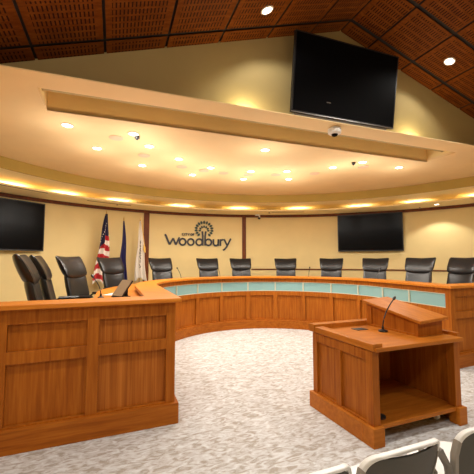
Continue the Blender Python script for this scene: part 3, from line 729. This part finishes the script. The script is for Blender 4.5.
# linear slots and small heads in the lower ring
for a0, a1, r_, lb in ((123.5, 134.5, 6.02, 'long thin air slot above the left television'), (104.5, 114.5, 6.22, 'long thin air slot above the flags'), (58.5, 67.2, 6.2, 'thin air slot left of the right television')):
    mb = MB(); mb.loft([[(*circ(WC, r_ + dr, a0 + (a1 - a0)*k/10), z) for dr, z in ((-.022, Z1 - .006), (.022, Z1 - .006), (.022, Z1 - .0005), (-.022, Z1 - .0005))] for k in range(11)])
    tag(mb.build('air_diffuser', M['slot']), lb, 'air vent', 'air slots in the lower ring')
for deg, r_, lb in ((107.8, 6.2, 'tiny sprinkler head beside the slot above the flags'), (67.9, 6.16, 'tiny sprinkler head at the left end of the middle slot'), (31.0, 6.55, 'tiny sprinkler head right of the right television')):
    x, y = circ(WC, r_, deg); mb = MB(); mb.lathe([(0.012, -0.035), (0.03, -0.03), (0.012, -0.02), (0.02, -0.001)], n=12); o = mb.build('sprinkler_head', M['tan'], smooth='auto'); o.location = (x, y, Z1 - 0.0065); tag(o, lb, 'sprinkler', 'sprinkler heads')
def aim(o, d): o.rotation_euler = Vector(d).to_track_quat('-Z', 'Y').to_euler()
t = downlight((*circ(WC, 6.32, 27.2), Z1), 0.05, 0, 'small downlight in the lower ring washing the right wall', None, 'wall_washer', add_lamp=False)
l_ = lamp('lamp', 'SPOT', (0, 0, -0.02), P_WASH, t, spot_size=math.radians(115), spot_blend=0.35, shadow_soft_size=0.03)
# cove lamps sit in the trough above the lower ring
for k, deg in enumerate((143, 136, 128.0, 118.1, 106.3, 91.2, 75.6, 59.8, 44.4, 31.7, 19, 7)):
    t = empty('cove_lamp', 'lamp hidden in the ring cove, seen only by its glow', 'cove light', (*circ(WC, 6.3, deg), Z1 + 0.02), math.radians(deg), 'lamps in the ring cove')
    mb = MB(); mb.box(0.18, 0.26, -0.06, 0.06, 0, 0.008); mb.build('housing', M['white'], t)
    l_ = lamp('lamp', 'AREA', (0.22, 0, 0.012), P_COVE, t, col=(1, .86, .55), shape='RECTANGLE', size=0.05, size_y=0.5); l_.rotation_euler = (PI, 0, 0)
for u in (1.6, 4.48):
    t = empty('ledge_lamp', 'lamp behind the ledge beside the large television, seen by its glow', 'ledge light', tuple(F((u, VG - 0.12, 3.4005))), ANG, 'lamps behind the ledge')
    mb = MB(); mb.box(-0.05, 0.05, -0.03, 0.03, 0, 0.006); mb.build('housing', M['white'], t)
    lamp('lamp', 'POINT', (0, 0, 0.022), P_LEDGE, t, col=(1, .88, .55), shadow_soft_size=0.01)
# timber ceiling lights
def hall_light(u, v, lb, pw=P_HALL, up=0):
    s_ = 1 if u > UAP else -1
    p = F((u, v, ZAP - SL*abs(u - UAP) - 0.002)); t = downlight(tuple(p), 0.06, pw, lb, 'downlights in the timber ceiling', size=140, up=up)
    ang = math.atan(SL); t.rotation_euler = (0, s_*ang, ANG)
hall_light(1.65, 3.45, 'round downlight in the timber ceiling left of the large television', 30)
hall_light(4.67, 3.44, 'round downlight in the timber ceiling right of the large television', 30)
for u, v, k in ((1.65, 1.9, 0), (4.67, 1.9, 1), (1.65, -0.9, 2), (4.67, -0.9, 3), (6.9, 1.2, 4), (-0.6, 1.9, 5), (-0.6, -0.9, 6)):
    hall_light(u, v, 'round downlight in the timber ceiling over the audience', up=14 if u < 0 else 0)  # left ones also carry an added unseen fill point to brighten the timber

# ---------------------------------------------------------------- audience chairs
def audience():
    t = empty('stacking_chair', 'x', 'chair')
    # back shell: grid outline; local +y is forward, origin at floor under the back
    def outline(hw, zt, zb, n=8):
        pts = [(-hw*0.86, zb)]
        pts += [(-hw, zb + (zt - zb)*0.55)]
        for k in range(n + 1): a = PI - PI/2*k/n; pts.append((-hw + 0.07 + 0.07*math.cos(a), zt - 0.07 + 0.07*math.sin(a)))
        for k in range(n + 1): a = PI/2 - PI/2*k/n; pts.append((hw - 0.07 + 0.07*math.cos(a), zt - 0.07 + 0.07*math.sin(a)))
        pts += [(hw, zb + (zt - zb)*0.55), (hw*0.86, zb)]
        return pts
    cur = lambda x, z: 0.05*(x/0.22)**2 - 0.05 - (z - 0.74)*0.26
    o1 = outline(0.218, 0.74, 0.45); o2 = outline(0.204, 0.727, 0.46)
    mb = MB()
    secs = []
    for (x, z), (x2, z2) in zip(o1, o2):
        secs.append([(x, cur(x, z) - .008, z), (x2, cur(x2, z2) - .008, z2), (x2, cur(x2, z2) + .012, z2), (x, cur(x, z) + .018, z)])
    mb.loft(secs[2:-2]); mb.build('top_rim', M['white'], t, smooth='auto', bevel=0.004)
    for part in (secs[:4], secs[-4:]):
        mb = MB(); cc = [[Vector(p) for p in q] for q in part]
        mb.loft([[c + (c - sum(q, Vector())/4)*0.03 for c in q] for q in cc]); mb.build('side_frame', M['frame'], t, smooth='auto')
    mb = MB(); nx, nz = 12, 8; vs = []; 
    for side in (-0.004, 0.006):
        for j in range(nz + 1):
            z = 0.46 + (0.724 - 0.46)*j/nz
            hw = 0.207 if z < 0.66 else 0.207 - 0.055*((z - 0.66)/0.064)**2.5
            if z < .6: hw = 0.19 + (0.207 - 0.19)*(z - .46)/.14
            for i in range(nx + 1): x = -hw + 2*hw*i/nx; vs.append((x, cur(x, z) + side, z))
    N = (nx + 1)*(nz + 1); fs = []
    for k in (0, 1):
        for j in range(nz):
            for i in range(nx):
                a = k*N + j*(nx+1) + i; q = (a, a+1, a+nx+2, a+nx+1); fs.append(q if k == 0 else tuple(reversed(q)))
    mb.add(vs, fs); mb.build('back_panel', M['mesh'], t, smooth=True)
    # seat
    mb = MB()
    def rr(hw, y0, y1, z, r=.1, n=6):
        pts = []
        for cx, cy, a0 in ((hw-r, y1-r, 0), (-hw+r, y1-r, 90), (-hw+.05, y0+.05, 180), (hw-.05, y0+.05, 270)):
            R_ = r if a0 < 180 else .05
            for k in range(n+1): a = math.radians(a0 + 90*k/n); pts.append((cx + R_*math.cos(a), cy + R_*math.sin(a), z))
        return pts
    mb.loft([rr(.18, .03, .35, .425), rr(.195, .02, .37, .44), rr(.185, .03, .36, .452)]); mb.build('seat', M['white'], t, smooth='auto')
    for s in (-1, 1):
        mb = MB(); mb.tube([(s*.205, .06, .40), (s*.225, .05, .46), (s*.232, .055, .55), (s*.235, .09, .60), (s*.24, .13, .615)], [.014, .016, .018, .02, .012], 10); mb.build('armrest', M['grey'], t, smooth='auto')
        for (ya, yb) in ((.10, -.03), (.28, .36)):
            mb = MB(); mb.tube([(s*.18, ya, .425), (s*.215, yb, .0)], .011, 8); mb.build('leg', M['grey'], t, smooth='auto')
    return t
ac = audience()
AX, AY, AD = 1.19, 1.08, 0.50
for k, (dx, lb) in enumerate(((-0.97, 'white and grey stacking chair cut by the bottom edge, leftmost of three'), (0, 'white and grey stacking chair in front of the lectern, middle of three'), (1.12, 'white and grey stacking chair at the bottom right corner'))):
    if k == 0: ac.location = (AX + dx*AD, AY, 0); ac['label'] = lb; ac['group'] = 'audience stacking chairs'
    else: dup(ac, (AX + dx*AD, AY, 0), 0, lb, 'audience stacking chairs')
